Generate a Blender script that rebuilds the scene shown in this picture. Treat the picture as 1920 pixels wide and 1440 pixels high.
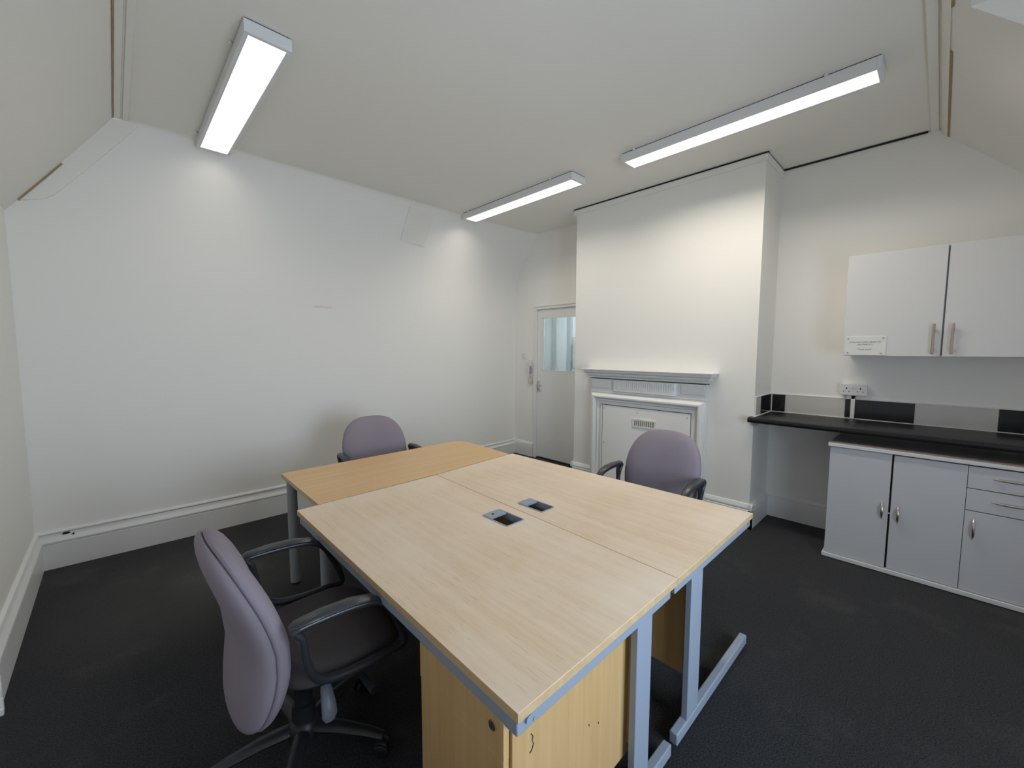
import bpy, bmesh, math, random
from mathutils import Vector, Matrix
random.seed(7)
PI = math.pi
S = bpy.context.scene
for o in list(bpy.data.objects):
    bpy.data.objects.remove(o, do_unlink=True)
COL = S.collection

# ------------------------------------------------------------------ camera
cam_d = bpy.data.cameras.new('camera'); cam = bpy.data.objects.new('camera', cam_d); COL.objects.link(cam)
YAW, PIT, ROLL, FPX = math.radians(46.06194), math.radians(4.63048), math.radians(-0.12767), 772.5826
fw = Vector((math.cos(YAW)*math.cos(PIT), math.sin(YAW)*math.cos(PIT), -math.sin(PIT)))
rt = Vector((math.sin(YAW), -math.cos(YAW), 0)); dn = fw.cross(rt)
r2 = rt*math.cos(ROLL) + dn*math.sin(ROLL); d2 = -rt*math.sin(ROLL) + dn*math.cos(ROLL)
mw = Matrix.Identity(4)
for i in range(3):
    mw[i][0] = r2[i]; mw[i][1] = -d2[i]; mw[i][2] = -fw[i]
mw[0][3], mw[1][3], mw[2][3] = 0, 0, 1.53
cam.matrix_world = mw
cam_d.sensor_width = 36; cam_d.sensor_fit = 'HORIZONTAL'; cam_d.lens = FPX/1920*36
cam_d.clip_start = 0.02; cam_d.clip_end = 60
S.camera = cam

# ------------------------------------------------------------------ light, world, exposure
SKY = 11.3
LED = 1.1      # glow of the diffusers
SPREAD = 152
LAMP = (2.6, 8.2, 16.5)      # watts of each panel lamp
HALL = 85  # strength of the unseen lamp added to light the hallway
S.view_settings.view_transform = 'Standard'; S.view_settings.look = 'None'
S.view_settings.gamma = 1; S.view_settings.use_curve_mapping = False
S.view_settings.exposure = 0.0
S.cycles.use_denoising = True
S.cycles.diffuse_bounces = 8; S.cycles.max_bounces = 12
w = bpy.data.worlds.new('overcast'); S.world = w; w.use_nodes = True
bg = w.node_tree.nodes['Background']; bg.inputs[0].default_value = (0.73, 0.88, 1.06, 1); bg.inputs[1].default_value = SKY
def portal(name, loc, rot, sx, sy):
    d = bpy.data.lights.new(name, 'AREA'); d.shape = 'RECTANGLE'; d.size = sx; d.size_y = sy
    d.cycles.is_portal = True
    o = bpy.data.objects.new(name, d); COL.objects.link(o); o.location = loc; o.rotation_euler = rot; o['kind'] = 'helper'
portal('window_portal', (1.25, -1.31, 1.26), (math.radians(90), 0, 0), 1.5, 1.52)

# ------------------------------------------------------------------ materials
def mat(name, col, rough=.6, metal=0, spec=.5, bump=None, emit=None, mottle=None):
    m = bpy.data.materials.new(name); m.use_nodes = True
    nt = m.node_tree; b = nt.nodes['Principled BSDF']
    b.inputs['Base Color'].default_value = (*col, 1); b.inputs['Roughness'].default_value = rough
    b.inputs['Metallic'].default_value = metal; b.inputs['Specular IOR Level'].default_value = spec
    tc = nt.nodes.new('ShaderNodeTexCoord')
    if mottle:
        sc, amt = mottle
        n = nt.nodes.new('ShaderNodeTexNoise'); n.inputs['Scale'].default_value = sc; n.inputs['Detail'].default_value = 5
        nt.links.new(tc.outputs['Object'], n.inputs['Vector'])
        mx = nt.nodes.new('ShaderNodeMix'); mx.data_type = 'RGBA'
        mx.inputs[6].default_value = (*[c*(1-amt) for c in col], 1); mx.inputs[7].default_value = (*[min(1, c*(1+amt)) for c in col], 1)
        nt.links.new(n.outputs['Fac'], mx.inputs[0]); nt.links.new(mx.outputs[2], b.inputs['Base Color'])
    if bump:
        sc, st = bump
        n2 = nt.nodes.new('ShaderNodeTexNoise'); n2.inputs['Scale'].default_value = sc; n2.inputs['Detail'].default_value = 3
        nt.links.new(tc.outputs['Object'], n2.inputs['Vector'])
        bp = nt.nodes.new('ShaderNodeBump'); bp.inputs['Strength'].default_value = st; bp.inputs['Distance'].default_value = .002
        nt.links.new(n2.outputs['Fac'], bp.inputs['Height']); nt.links.new(bp.outputs[0], b.inputs['Normal'])
    if emit:
        b.inputs['Emission Color'].default_value = (*emit[0], 1); b.inputs['Emission Strength'].default_value = emit[1]
    return m

def N(nt, t, **kw):
    n = nt.nodes.new(t)
    for k, v in kw.items():
        if k in n.inputs: n.inputs[k].default_value = v
        else: setattr(n, k, v)
    return n

def wood(name, c0, c1, axis, worn=0., rough=.42, pores=.5):
    """beech veneer: fine streaks stretched along one axis, dark pores, worn pale haze"""
    m = bpy.data.materials.new(name); m.use_nodes = True; nt = m.node_tree; L = nt.links.new
    b = nt.nodes['Principled BSDF']; b.inputs['Roughness'].default_value = rough
    tc = N(nt, 'ShaderNodeTexCoord'); mp = N(nt, 'ShaderNodeMapping')
    sc = [38, 38, 38]; sc[axis] = 1.6; mp.inputs['Scale'].default_value = sc
    L(tc.outputs['Object'], mp.inputs[0])
    n = N(nt, 'ShaderNodeTexNoise', Scale=1.0, Detail=4.0); L(mp.outputs[0], n.inputs['Vector'])
    cr = N(nt, 'ShaderNodeValToRGB'); cr.color_ramp.elements[0].color = (*c0, 1); cr.color_ramp.elements[1].color = (*c1, 1)
    cr.color_ramp.elements[0].position = .35; cr.color_ramp.elements[1].position = .68
    L(n.outputs['Fac'], cr.inputs[0]); out = cr.outputs[0]
    # pores: short dark dashes
    mp2 = N(nt, 'ShaderNodeMapping'); s2 = [240, 240, 240]; s2[axis] = 14; mp2.inputs['Scale'].default_value = s2
    L(tc.outputs['Object'], mp2.inputs[0])
    n2 = N(nt, 'ShaderNodeTexNoise', Scale=1.0, Detail=2.0); L(mp2.outputs[0], n2.inputs['Vector'])
    r2_ = N(nt, 'ShaderNodeMapRange'); r2_.inputs[1].default_value = .60; r2_.inputs[2].default_value = .72; r2_.inputs[4].default_value = pores
    L(n2.outputs['Fac'], r2_.inputs[0])
    mx = N(nt, 'ShaderNodeMix', data_type='RGBA'); mx.inputs[7].default_value = (*[c*.55 for c in c0], 1)
    L(r2_.outputs[0], mx.inputs[0]); L(out, mx.inputs[6]); out = mx.outputs[2]
    if worn:
        n3 = N(nt, 'ShaderNodeTexNoise', Scale=1.5, Detail=4.0); n3.inputs['Roughness'].default_value = .6
        L(tc.outputs['Object'], n3.inputs['Vector'])
        r3 = N(nt, 'ShaderNodeMapRange'); r3.inputs[1].default_value = .30; r3.inputs[2].default_value = .72; r3.inputs[4].default_value = worn
        L(n3.outputs['Fac'], r3.inputs[0])
        mx2 = N(nt, 'ShaderNodeMix', data_type='RGBA'); mx2.inputs[7].default_value = (.86, .745, .635, 1)
        L(r3.outputs[0], mx2.inputs[0]); L(out, mx2.inputs[6]); out = mx2.outputs[2]
        r4 = N(nt, 'ShaderNodeMapRange'); r4.inputs[3].default_value = rough; r4.inputs[4].default_value = rough+.18
        L(r3.outputs[0], r4.inputs[0]); L(r4.outputs[0], b.inputs['Roughness'])
    L(out, b.inputs['Base Color'])
    return m

M = {}
M['wall'] = mat('white_wall_paint', (.865, .85, .815), .65, spec=.25, bump=(90, .12), mottle=(1.3, .012))
M['ceil'] = mat('ceiling_paint', (.84, .82, .77), .75, spec=.2, bump=(60, .12), mottle=(1.1, .015))
M['gloss'] = mat('white_gloss_paint', (.80, .80, .79), .33, spec=.5, bump=(25, .10), mottle=(3, .015))
M['crack'] = mat('dark_gap', (.02, .018, .016), .9)
M['stain'] = mat('brown_crack_filler', (.36, .27, .15), .8, mottle=(18, .35))
M['lam'] = mat('white_laminate', (.74, .74, .75), .38, spec=.45)
M['lambase'] = mat('lilac_white_laminate', (.60, .60, .63), .42, spec=.4)
M['lamtop'] = mat('grey_brown_board', (.36, .31, .30), .35)
M['frame'] = mat('blue_grey_steel_paint', (.29, .335, .41), .42, spec=.5)
M['legs'] = mat('grey_tube_paint', (.33, .35, .37), .4)
M['chrome'] = mat('brushed_nickel', (.62, .58, .54), .28, metal=1)
M['copper'] = mat('satin_rose_nickel', (.52, .40, .35), .33, metal=1)
M['black'] = mat('black_plastic', (.018, .020, .024), .42, spec=.5)
M['arm'] = mat('black_armrest_plastic', (.028, .031, .037), .34, spec=.6)
M['paddle'] = mat('grey_plastic', (.15, .17, .205), .42)
M['plastic'] = mat('white_plastic', (.76, .75, .74), .4)
M['cream'] = mat('aged_cream_plastic', (.62, .56, .42), .5)
M['tileb'] = mat('black_gloss_tile', (.010, .011, .014), .14, spec=.5)
M['tilew'] = mat('pale_stone_tile', (.60, .575, .54), .28, mottle=(4, .03))
M['grout'] = mat('white_sealant', (.78, .78, .77), .5)
M['ledbody'] = mat('white_enamel', (.74, .75, .76), .45)
M['led'] = mat('lit_diffuser', (.9, .9, .9), .5, emit=((1.0, .965, .90), LED))
M['hall'] = mat('hall_paint', (.72, .76, .77), .7)
M['halldark'] = mat('hall_frame_paint', (.42, .46, .47), .6)
M['ink'] = mat('black_ink', (.03, .03, .03), .8)
M['paper'] = mat('white_card', (.80, .80, .79), .5)
M['slot'] = mat('dark_slot', (.03, .03, .03), .8)
M['vent'] = mat('cream_vent', (.74, .72, .66), .5)
M['hole'] = mat('knot_hole', (.02, .015, .01), .9)
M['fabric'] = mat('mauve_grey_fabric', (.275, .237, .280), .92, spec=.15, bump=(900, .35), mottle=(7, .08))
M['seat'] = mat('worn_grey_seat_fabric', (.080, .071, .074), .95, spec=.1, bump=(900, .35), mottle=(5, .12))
M['beech'] = wood('beech_desk_worn', (.70, .525, .345), (.78, .61, .43), 1, worn=.85, rough=.36)
M['beech3'] = wood('beech_desk_clean', (.66, .425, .20), (.72, .48, .24), 0, worn=.0, rough=.38, pores=.12)
M['edge'] = wood('beech_edge_band', (.56, .39, .21), (.64, .46, .265), 1, rough=.4, pores=.2)
M['ped'] = wood('beech_pedestal', (.56, .355, .155), (.62, .41, .19), 2, rough=.42, pores=.18)
# worktop: black laminate with fine speckle
M['top'] = mat('black_worktop', (.012, .012, .013), .34, spec=.35, mottle=(160, .45))

def carpet():
    m = bpy.data.materials.new('charcoal_cord_carpet'); m.use_nodes = True; nt = m.node_tree; L = nt.links.new
    b = nt.nodes['Principled BSDF']; b.inputs['Roughness'].default_value = .95; b.inputs['Specular IOR Level'].default_value = .15
    b.inputs['Sheen Weight'].default_value = .12; b.inputs['Sheen Roughness'].default_value = .5
    tc = N(nt, 'ShaderNodeTexCoord')
    n = N(nt, 'ShaderNodeTexNoise', Scale=150.0, Detail=4.0); L(tc.outputs['Object'], n.inputs['Vector'])
    cr = N(nt, 'ShaderNodeValToRGB'); e = cr.color_ramp.elements
    e[0].position = .34; e[0].color = (.006, .0062, .0068, 1); e[1].position = .68; e[1].color = (.032, .033, .036, 1)
    L(n.outputs['Fac'], cr.inputs[0])
    n2 = N(nt, 'ShaderNodeTexNoise', Scale=1.7, Detail=6.0); n2.inputs['Roughness'].default_value = .62; L(tc.outputs['Object'], n2.inputs['Vector'])
    rr = N(nt, 'ShaderNodeMapRange'); rr.inputs[1].default_value = .55; rr.inputs[2].default_value = .8; rr.inputs[4].default_value = .45
    L(n2.outputs['Fac'], rr.inputs[0])
    # dusty worn patch where the photo shows it, by the white wall
    vd = N(nt, 'ShaderNodeVectorMath', operation='DISTANCE'); vd.inputs[1].default_value = (.28, 3.25, 0)
    L(tc.outputs['Object'], vd.inputs[0])
    rd = N(nt, 'ShaderNodeMapRange'); rd.inputs[1].default_value = .05; rd.inputs[2].default_value = .75; rd.inputs[3].default_value = .95; rd.inputs[4].default_value = 0
    L(vd.outputs['Value'], rd.inputs[0])
    mu = N(nt, 'ShaderNodeMath', operation='MULTIPLY'); L(rd.outputs[0], mu.inputs[0]); L(n2.outputs['Fac'], mu.inputs[1])
    ad = N(nt, 'ShaderNodeMath', operation='ADD'); L(mu.outputs[0], ad.inputs[0]); L(rr.outputs[0], ad.inputs[1])
    mx = N(nt, 'ShaderNodeMix', data_type='RGBA'); mx.inputs[7].default_value = (.095, .093, .088, 1)
    L(ad.outputs[0], mx.inputs[0]); L(cr.outputs[0], mx.inputs[6])
    # sparse pale lint
    v = N(nt, 'ShaderNodeTexVoronoi', Scale=16.0); L(tc.outputs['Object'], v.inputs['Vector'])
    rl = N(nt, 'ShaderNodeMapRange'); rl.inputs[1].default_value = .018; rl.inputs[2].default_value = .03; rl.inputs[3].default_value = .5; rl.inputs[4].default_value = 0
    L(v.outputs['Distance'], rl.inputs[0])
    wn = N(nt, 'ShaderNodeTexWhiteNoise'); L(v.outputs['Position'], wn.inputs['Vector'])
    gt = N(nt, 'ShaderNodeMath', operation='GREATER_THAN'); gt.inputs[1].default_value = .8; L(wn.outputs['Value'], gt.inputs[0])
    m3 = N(nt, 'ShaderNodeMath', operation='MULTIPLY'); L(rl.outputs[0], m3.inputs[0]); L(gt.outputs[0], m3.inputs[1])
    mx2 = N(nt, 'ShaderNodeMix', data_type='RGBA'); mx2.inputs[7].default_value = (.3, .3, .28, 1)
    L(m3.outputs[0], mx2.inputs[0]); L(mx.outputs[2], mx2.inputs[6]); L(mx2.outputs[2], b.inputs['Base Color'])
    bp = N(nt, 'ShaderNodeBump'); bp.inputs['Strength'].default_value = .6; bp.inputs['Distance'].default_value = .004
    L(n.outputs['Fac'], bp.inputs['Height']); L(bp.outputs[0], b.inputs['Normal'])
    return m
M['carpet'] = carpet()

def glass(name, tint, refl=1.0):
    m = bpy.data.materials.new(name); m.use_nodes = True; nt = m.node_tree; L = nt.links.new
    nt.nodes.remove(nt.nodes['Principled BSDF']); out = nt.nodes['Material Output']
    t = N(nt, 'ShaderNodeBsdfTransparent'); t.inputs[0].default_value = (*tint, 1)
    g = N(nt, 'ShaderNodeBsdfGlossy'); g.inputs['Roughness'].default_value = .03
    f = N(nt, 'ShaderNodeFresnel'); f.inputs[0].default_value = 1.45
    mx = N(nt, 'ShaderNodeMixShader'); L(f.outputs[0], mx.inputs[0]); L(t.outputs[0], mx.inputs[1]); L(g.outputs[0], mx.inputs[2]); L(mx.outputs[0], out.inputs[0])
    return m
M['glass'] = glass('clear_window_glass', (.97, .98, .98))
M['doorglass'] = glass('door_glass', (.86, .91, .92))

# wall with a faint tape stain
def wall_back_mat():
    m = M['wall'].copy(); m.name = 'white_wall_paint_taped'; nt = m.node_tree; L = nt.links.new
    b = nt.nodes['Principled BSDF']; src = b.inputs['Base Color'].links[0].from_socket
    tc = N(nt, 'ShaderNodeTexCoord'); sp = N(nt, 'ShaderNodeSeparateXYZ'); L(tc.outputs['Object'], sp.inputs[0])
    nz = N(nt, 'ShaderNodeTexNoise', Scale=22.0); L(tc.outputs['Object'], nz.inputs['Vector'])
    def band(sock, c, h, soft):
        s = N(nt, 'ShaderNodeMath', operation='SUBTRACT'); s.inputs[1].default_value = c; L(sock, s.inputs[0])
        a = N(nt, 'ShaderNodeMath', operation='ABSOLUTE'); L(s.outputs[0], a.inputs[0])
        r = N(nt, 'ShaderNodeMapRange'); r.inputs[1].default_value = h-soft; r.inputs[2].default_value = h+soft; r.inputs[3].default_value = 1; r.inputs[4].default_value = 0
        L(a.outputs[0], r.inputs[0]); return r.outputs[0]
    k = N(nt, 'ShaderNodeMath', operation='MULTIPLY'); L(band(sp.outputs[0], 1.50, .085, .012), k.inputs[0]); L(band(sp.outputs[2], 1.952, .010, .006), k.inputs[1])
    k2 = N(nt, 'ShaderNodeMath', operation='MULTIPLY'); L(k.outputs[0], k2.inputs[0]); L(nz.outputs['Fac'], k2.inputs[1])
    mx = N(nt, 'ShaderNodeMix', data_type='RGBA'); mx.inputs[7].default_value = (.72, .60, .38, 1)
    L(k2.outputs[0], mx.inputs[0]); L(src, mx.inputs[6]); L(mx.outputs[2], b.inputs['Base Color'])
    return m
M['wallb'] = wall_back_mat()

# ------------------------------------------------------------------ mesh helpers
class MB:
    def __init__(s): s.v = []; s.f = []
    def add(s, vs, fs):
        n = len(s.v); s.v += [tuple(p) for p in vs]; s.f += [tuple(i+n for i in f) for f in fs]; return s
    def box(s, x0, x1, y0, y1, z0, z1):
        return s.add([(x, y, z) for x in (x0, x1) for y in (y0, y1) for z in (z0, z1)],
                     [(0,1,3,2),(4,6,7,5),(0,4,5,1),(2,3,7,6),(0,2,6,4),(1,5,7,3)])
    def quad(s, *p): return s.add(p, [tuple(range(len(p)))])
    def prism(s, poly, z0, z1):
        n = len(poly)
        return s.add([(x, y, z0) for x, y in poly]+[(x, y, z1) for x, y in poly],
                     [tuple(range(n-1, -1, -1)), tuple(range(n, 2*n))]+[(i, (i+1) % n, n+(i+1) % n, n+i) for i in range(n)])
    def extrude(s, prof, fn, ts, cap=True):
        """prof list of (a,b); fn(t,a,b)->xyz ; sweeps the open/closed profile along ts"""
        n = len(prof); base = len(s.v)
        for t in ts: s.v += [tuple(fn(t, a, b)) for a, b in prof]
        for k in range(len(ts)-1):
            for i in range(n):
                j = (i+1) % n; s.f.append((base+k*n+i, base+k*n+j, base+(k+1)*n+j, base+(k+1)*n+i))
        if cap:
            s.f.append(tuple(base+i for i in range(n-1, -1, -1))); s.f.append(tuple(base+(len(ts)-1)*n+i for i in range(n)))
        return s
    def tube(s, pts, rad, n=10, closed=False, up=(0, 0, 1), flat=1.0, cap=True):
        """rad scalar or list; flat = ratio of half-size across 'up' plane"""
        P = [Vector(p) for p in pts]; m = len(P); base = len(s.v); up = Vector(up)
        for i, p in enumerate(P):
            a = P[(i-1) % m] if (closed or i > 0) else p; b_ = P[(i+1) % m] if (closed or i < m-1) else p
            t = (b_-a).normalized(); sd = t.cross(up)
            if sd.length < 1e-4: sd = t.cross(Vector((1, 0, 0)))
            sd.normalize(); nn = sd.cross(t).normalized()
            r = rad[i] if isinstance(rad, (list, tuple)) else rad
            ra, rb = (r if isinstance(r, tuple) else (r*flat, r))
            for k in range(n):
                q = 2*PI*k/n; s.v.append(tuple(p + sd*math.cos(q)*ra + nn*math.sin(q)*rb))
        for i in range(m if closed else m-1):
            j = (i+1) % m
            for k in range(n):
                l = (k+1) % n; s.f.append((base+i*n+k, base+i*n+l, base+j*n+l, base+j*n+k))
        if cap and not closed:
            s.f.append(tuple(base+k for k in range(n-1, -1, -1))); s.f.append(tuple(base+(m-1)*n+k for k in range(n)))
        return s
    def cyl(s, c, r, h, axis=2, n=20):
        a = Vector(c); d = Vector((0, 0, 0)); d[axis] = h
        return s.tube([a, a+d], r, n)
    def lathe(s, prof, c=(0, 0, 0), n=24):
        base = len(s.v); m = len(prof)
        for r, z in prof:
            for k in range(n):
                q = 2*PI*k/n; s.v.append((c[0]+r*math.cos(q), c[1]+r*math.sin(q), c[2]+z))
        for i in range(m-1):
            for k in range(n):
                l = (k+1) % n; s.f.append((base+i*n+k, base+i*n+l, base+(i+1)*n+l, base+(i+1)*n+k))
        s.f.append(tuple(base+k for k in range(n-1, -1, -1))); s.f.append(tuple(base+(m-1)*n+k for k in range(n)))
        return s
    def build(s, name, m, parent=None, off=(0, 0, 0), bevel=0, seg=2, smooth=35, subdiv=0, kind=None, label=None, fixn=True, edge=None):
        me = bpy.data.meshes.new(name)
        me.from_pydata([(x-off[0], y-off[1], z-off[2]) for x, y, z in s.v], [], s.f)
        me.validate()
        if fixn:
            bm = bmesh.new(); bm.from_mesh(me); bmesh.ops.recalc_face_normals(bm, faces=bm.faces); bm.to_mesh(me); bm.free()
        if smooth:
            me.shade_smooth(); me.set_sharp_from_angle(angle=math.radians(smooth))
        me.materials.append(m)
        if edge:
            me.materials.append(edge)
            for p in me.polygons:
                if abs(p.normal.z) < .5: p.material_index = 1
        o = bpy.data.objects.new(name, me); COL.objects.link(o)
        if bevel:
            md = o.modifiers.new('bevel', 'BEVEL'); md.width = bevel; md.segments = seg; md.limit_method = 'ANGLE'; md.angle_limit = math.radians(35)
            md.harden_normals = False
        if subdiv:
            md = o.modifiers.new('smooth', 'SUBSURF'); md.levels = subdiv; md.render_levels = subdiv
        if parent: o.parent = parent
        if kind: o['kind'] = kind
        if label: o['label'] = label
        return o

def thing(name, label, cat, loc=(0, 0, 0), rz=0, group=None):
    o = bpy.data.objects.new(name, None); o.empty_display_size = .1; COL.objects.link(o)
    o.location = loc; o.rotation_euler = (0, 0, rz); o['label'] = label; o['category'] = cat
    if group: o['group'] = group
    return o
def struct(mb, name, m, **kw): return mb.build(name, m, kind='structure', **kw)
def copy_tree(o, parent=None):
    c = o.copy(); COL.objects.link(c)
    if parent: c.parent = parent
    for ch in list(o.children): copy_tree(ch, c)
    return c

# ------------------------------------------------------------------ room shell
CEIL = 3.13; LX = -.46; KX = 4.36; DX = 4.30; CX = 3.88; FY = -1.0
def yw(x):      # the long white wall bows slightly
    (a, A), (b, B), (c, C) = (-.46, 4.25), (1.1, 4.222), (4.3, 4.40)
    return A*(x-b)*(x-c)/((a-b)*(a-c)) + B*(x-a)*(x-c)/((b-a)*(b-c)) + C*(x-a)*(x-b)/((c-a)*(c-b))
def bez(p, q, r, n): return [((1-t)**2*p[0]+2*t*(1-t)*q[0]+t*t*r[0], (1-t)**2*p[1]+2*t*(1-t)*q[1]+t*t*r[1]) for t in [i/n for i in range(n+1)]]
def cove(x):    # (y,z) profile from ceiling into wall
    k = min(1, max(0, (x-3.3)/1.0)); b = (4.07-.08*k, CEIL); c = (yw(x), 2.50+.05*k)
    d = Vector((c[0]-b[0], c[1]-b[1])); l = d.length; d /= l
    e1 = (b[0]+d[0]*.22, b[1]+d[1]*.22); e0 = (b[0]-.055, CEIL); e2 = (c[0]-d[0]*.30, c[1]-d[1]*.30); e3 = (c[0], c[1]-.26)
    return bez(e0, b, e1, 9)+bez(e2, c, e3, 8)
xs = [-.62+i*(4.34+.62)/40 for i in range(41)]
def strip(rows, name, m, smooth=60):
    mb = MB(); n = len(rows[0])
    for r in rows: mb.v += r
    for i in range(len(rows)-1):
        for j in range(n-1): mb.f.append((i*n+j, i*n+j+1, (i+1)*n+j+1, (i+1)*n+j))
    return struct(mb, name, m, smooth=smooth)
# floor with the carpet, room + recess
struct(MB().box(-.9, 4.5, -1.35, 4.6, -.06, 0), 'floor', M['carpet'])
# back wall (one surface with its coved slope)
rows = []
for x in xs:
    c = cove(x); rows.append([(x, y, z) for y, z in c]+[(x, yw(x), z) for z in (1.7, 1.0, .4, -.02)])
wb = strip(rows, 'wall_back', M['wallb'], smooth=180)
# flat ceiling
struct(MB().box(.06, 4.5, .06, 4.06, CEIL, CEIL+.08), 'ceiling', M['ceil'])
# left: sloping ceiling and wall
k = 1.28; sl = lambda x: 3.12+k*(x-.085)
struct(MB().quad((.085, -1.4, sl(.085)), (.085, 4.5, sl(.085)), (LX-.1, 4.5, sl(LX-.1)), (LX-.1, -1.4, sl(LX-.1))), 'ceiling_left', M['ceil'])
struct(MB().box(LX-.1, LX, -1.4, 4.4, -.02, 2.46), 'wall_left', M['wall'])
# right: 45 degree slope with a dormer
sr = lambda y: 3.07+(y-.07)
DX0, DX1, DZ, DWY = .30, 2.72, 3.0, -1.26
WX0, WX1, WZ0, WZ1 = .50, 2.00, .50, 2.02
sm = MB()
sm.quad((-.7, .07, 3.07), (DX0, .07, 3.07), (DX0, FY-.1, sr(FY-.1)), (-.7, FY-.1, sr(FY-.1)))
sm.quad((DX1, .07, 3.07), (4.5, .07, 3.07), (4.5, FY-.1, sr(FY-.1)), (DX1, FY-.1, sr(FY-.1)))
sm.quad((DX0, .07, 3.07), (DX1, .07, 3.07), (DX1, 0, 3.0), (DX0, 0, 3.0))
sm.quad((-.7, .07, 3.07), (4.5, .07, 3.07), (4.5, .07, CEIL+.02), (-.7, .07, CEIL+.02))
struct(sm, 'ceiling_right', M['ceil'])
dm = MB()
dm.quad((DX0, 0, DZ), (DX1, 0, DZ), (DX1, DWY, DZ), (DX0, DWY, DZ))
for x in (DX0, DX1): dm.add([(x, 0, DZ), (x, DWY, DZ), (x, DWY, 0), (x, FY, 0), (x, FY, sr(FY))], [(0, 1, 2, 3, 4)])
struct(dm, 'wall_dormer', M['wall'])
fm = MB().box(LX-.1, DX0, FY-.1, FY, -.02, 2.1).box(DX1, 4.5, FY-.1, FY, -.02, 2.1)
struct(fm, 'wall_front', M['wall'])
wm = MB().box(DX0-.05, DX1+.05, DWY-.08, DWY, -.02, WZ0).box(DX0-.05, DX1+.05, DWY-.08, DWY, WZ1, 3.05)
wm.box(DX0-.05, WX0, DWY-.08, DWY, WZ0, WZ1).box(WX1, DX1+.05, DWY-.08, DWY, WZ0, WZ1)
struct(wm, 'wall_window', M['wall'])
win = struct(MB().box(WX0, WX1, DWY-.07, DWY-.02, WZ0, WZ0+.06).box(WX0, WX1, DWY-.07, DWY-.02, WZ1-.06, WZ1)
             .box(WX0, WX0+.05, DWY-.07, DWY-.02, WZ0+.06, WZ1-.06).box(WX1-.05, WX1, DWY-.07, DWY-.02, WZ0+.06, WZ1-.06)
             .box(1.225, 1.275, DWY-.07, DWY-.02, WZ0+.06, WZ1-.06).box(WX0+.05, WX1-.05, DWY-.065, DWY-.025, 1.24, 1.28), 'window_1', M['gloss'])
for x0, x1 in ((WX0+.05, 1.225), (1.275, WX1-.05)):
    for z0, z1 in ((WZ0+.06, 1.24), (1.28, WZ1-.06)):
        MB().quad((x0, DWY-.045, z0), (x1, DWY-.045, z0), (x1, DWY-.045, z1), (x0, DWY-.045, z1)).build('pane', M['glass'], win)
# chimney side: kitchen wall, chimney breast, door wall
CY0, CY1 = 1.07, 2.965
struct(MB().box(KX, KX+.12, FY-.1, CY0+.1, -.02, CEIL+.02), 'wall_right', M['wall'])
struct(MB().box(CX, KX+.1, CY0, CY1, -.02, CEIL+.01), 'wall_chimney_breast', M['wall'])
DL, DR, DT = 3.955, 3.13, 2.10     # door leaf (y) and top
dw = MB().box(DX, DX+.10, DL+.045, 5.1, -.08, CEIL+.02).box(DX, DX+.10, CY1-.05, DL+.045, DT+.045, CEIL+.02).box(DX, DX+.10, 2.3, DR-.045, -.08, DT+.045)
struct(dw, 'wall_door', M['wall'])
# cracks under the ceiling
cg = MB().box(CX-.022, CX, CY0-.02, CY1+.03, CEIL-.012, CEIL-.003)
cg.box(KX-.014, KX, .16, CY0, CEIL-.013, CEIL-.002).box(CX, KX, CY0-.012, CY0, CEIL-.008, CEIL-.002)
struct(cg, 'trim_1', M['crack'], label='dark gap along the top of the chimney wall')
lip = MB().box(CX-.018, CX+.0, CY0-.016, CY1+.03, CEIL-.066, CEIL-.012).box(CX, KX, CY0-.014, CY0, CEIL-.066, CEIL-.008)
struct(lip, 'trim_2', M['wall'], bevel=.004)
# ceiling battens: left one, its continuation down the hip, right one
b1 = MB().box(.085, .118, -1.2, 4.02, CEIL-.020, CEIL+.005).box(.118, .128, -1.2, 4.02, CEIL-.012, CEIL+.005).box(.128, .160, -1.2, 4.02, CEIL-.018, CEIL+.005)
t3 = struct(b1, 'trim_3', M['ceil'], bevel=.003)
MB().box(.079, .085, -1.2, 4.01, CEIL-.024, CEIL-.005).build('crack_line', M['stain'], t3)
b3 = MB().box(-.3, 4.36, .103, .145, CEIL-.018, CEIL+.005).box(-.3, 4.36, .093, .103, CEIL-.012, CEIL+.005)
b3.add([(x, y, z) for x in (-.3, 4.36) for y, z in ((.093, CEIL-.018), (.093, CEIL+.01), (.060, CEIL-.045), (.060, CEIL-.08))], [(0, 1, 2, 3), (7, 6, 5, 4), (0, 4, 5, 1), (1, 5, 6, 2), (2, 6, 7, 3), (3, 7, 4, 0)])
t4 = struct(b3, 'trim_4', M['ceil'], bevel=.003)
cr = MB()
for a, b_ in ((1.2, 2.75), (3.15, 4.34)): cr.box(a, b_, .051, .060, CEIL-.085, CEIL-.05)
cr.build('crack_line', M['stain'], t4)
def covepos(x, z):
    c = cove(x)+[(yw(x), 2.0)]
    for (y0, z0), (y1, z1) in zip(c, c[1:]):
        if z1 <= z <= z0 and z0 > z1: return y0+(y1-y0)*(z0-z)/(z0-z1)
    return c[0][0]
hb = MB(); st = MB(); nb = 18
for i in range(nb+1):
    t = i/nb; z = 3.11-t*(3.11-2.500); xl = .085+(z-3.12)/k; wd = .135-.02*t
    if t > .86: wd *= math.sqrt(max(0, 1-((t-.86)/.14)**2))*.9+.1
    y = covepos(xl, z); y2 = covepos(xl+wd, z)
    hb.v += [(xl-.01, y-.014, z+.0), (xl+wd, y2-.014, z), (xl+wd, y2+.02, z), (xl-.01, y+.02, z)]
    if i:
        for j in range(4): hb.f.append(((i-1)*4+j, (i-1)*4+(j+1) % 4, i*4+(j+1) % 4, i*4+j))
    if t > .5: st.v += [(xl-.004, y-.019, z+.006), (xl+.010, y-.019, z-.004), (xl+.010, y, z-.004), (xl-.004, y, z+.006)]
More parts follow.
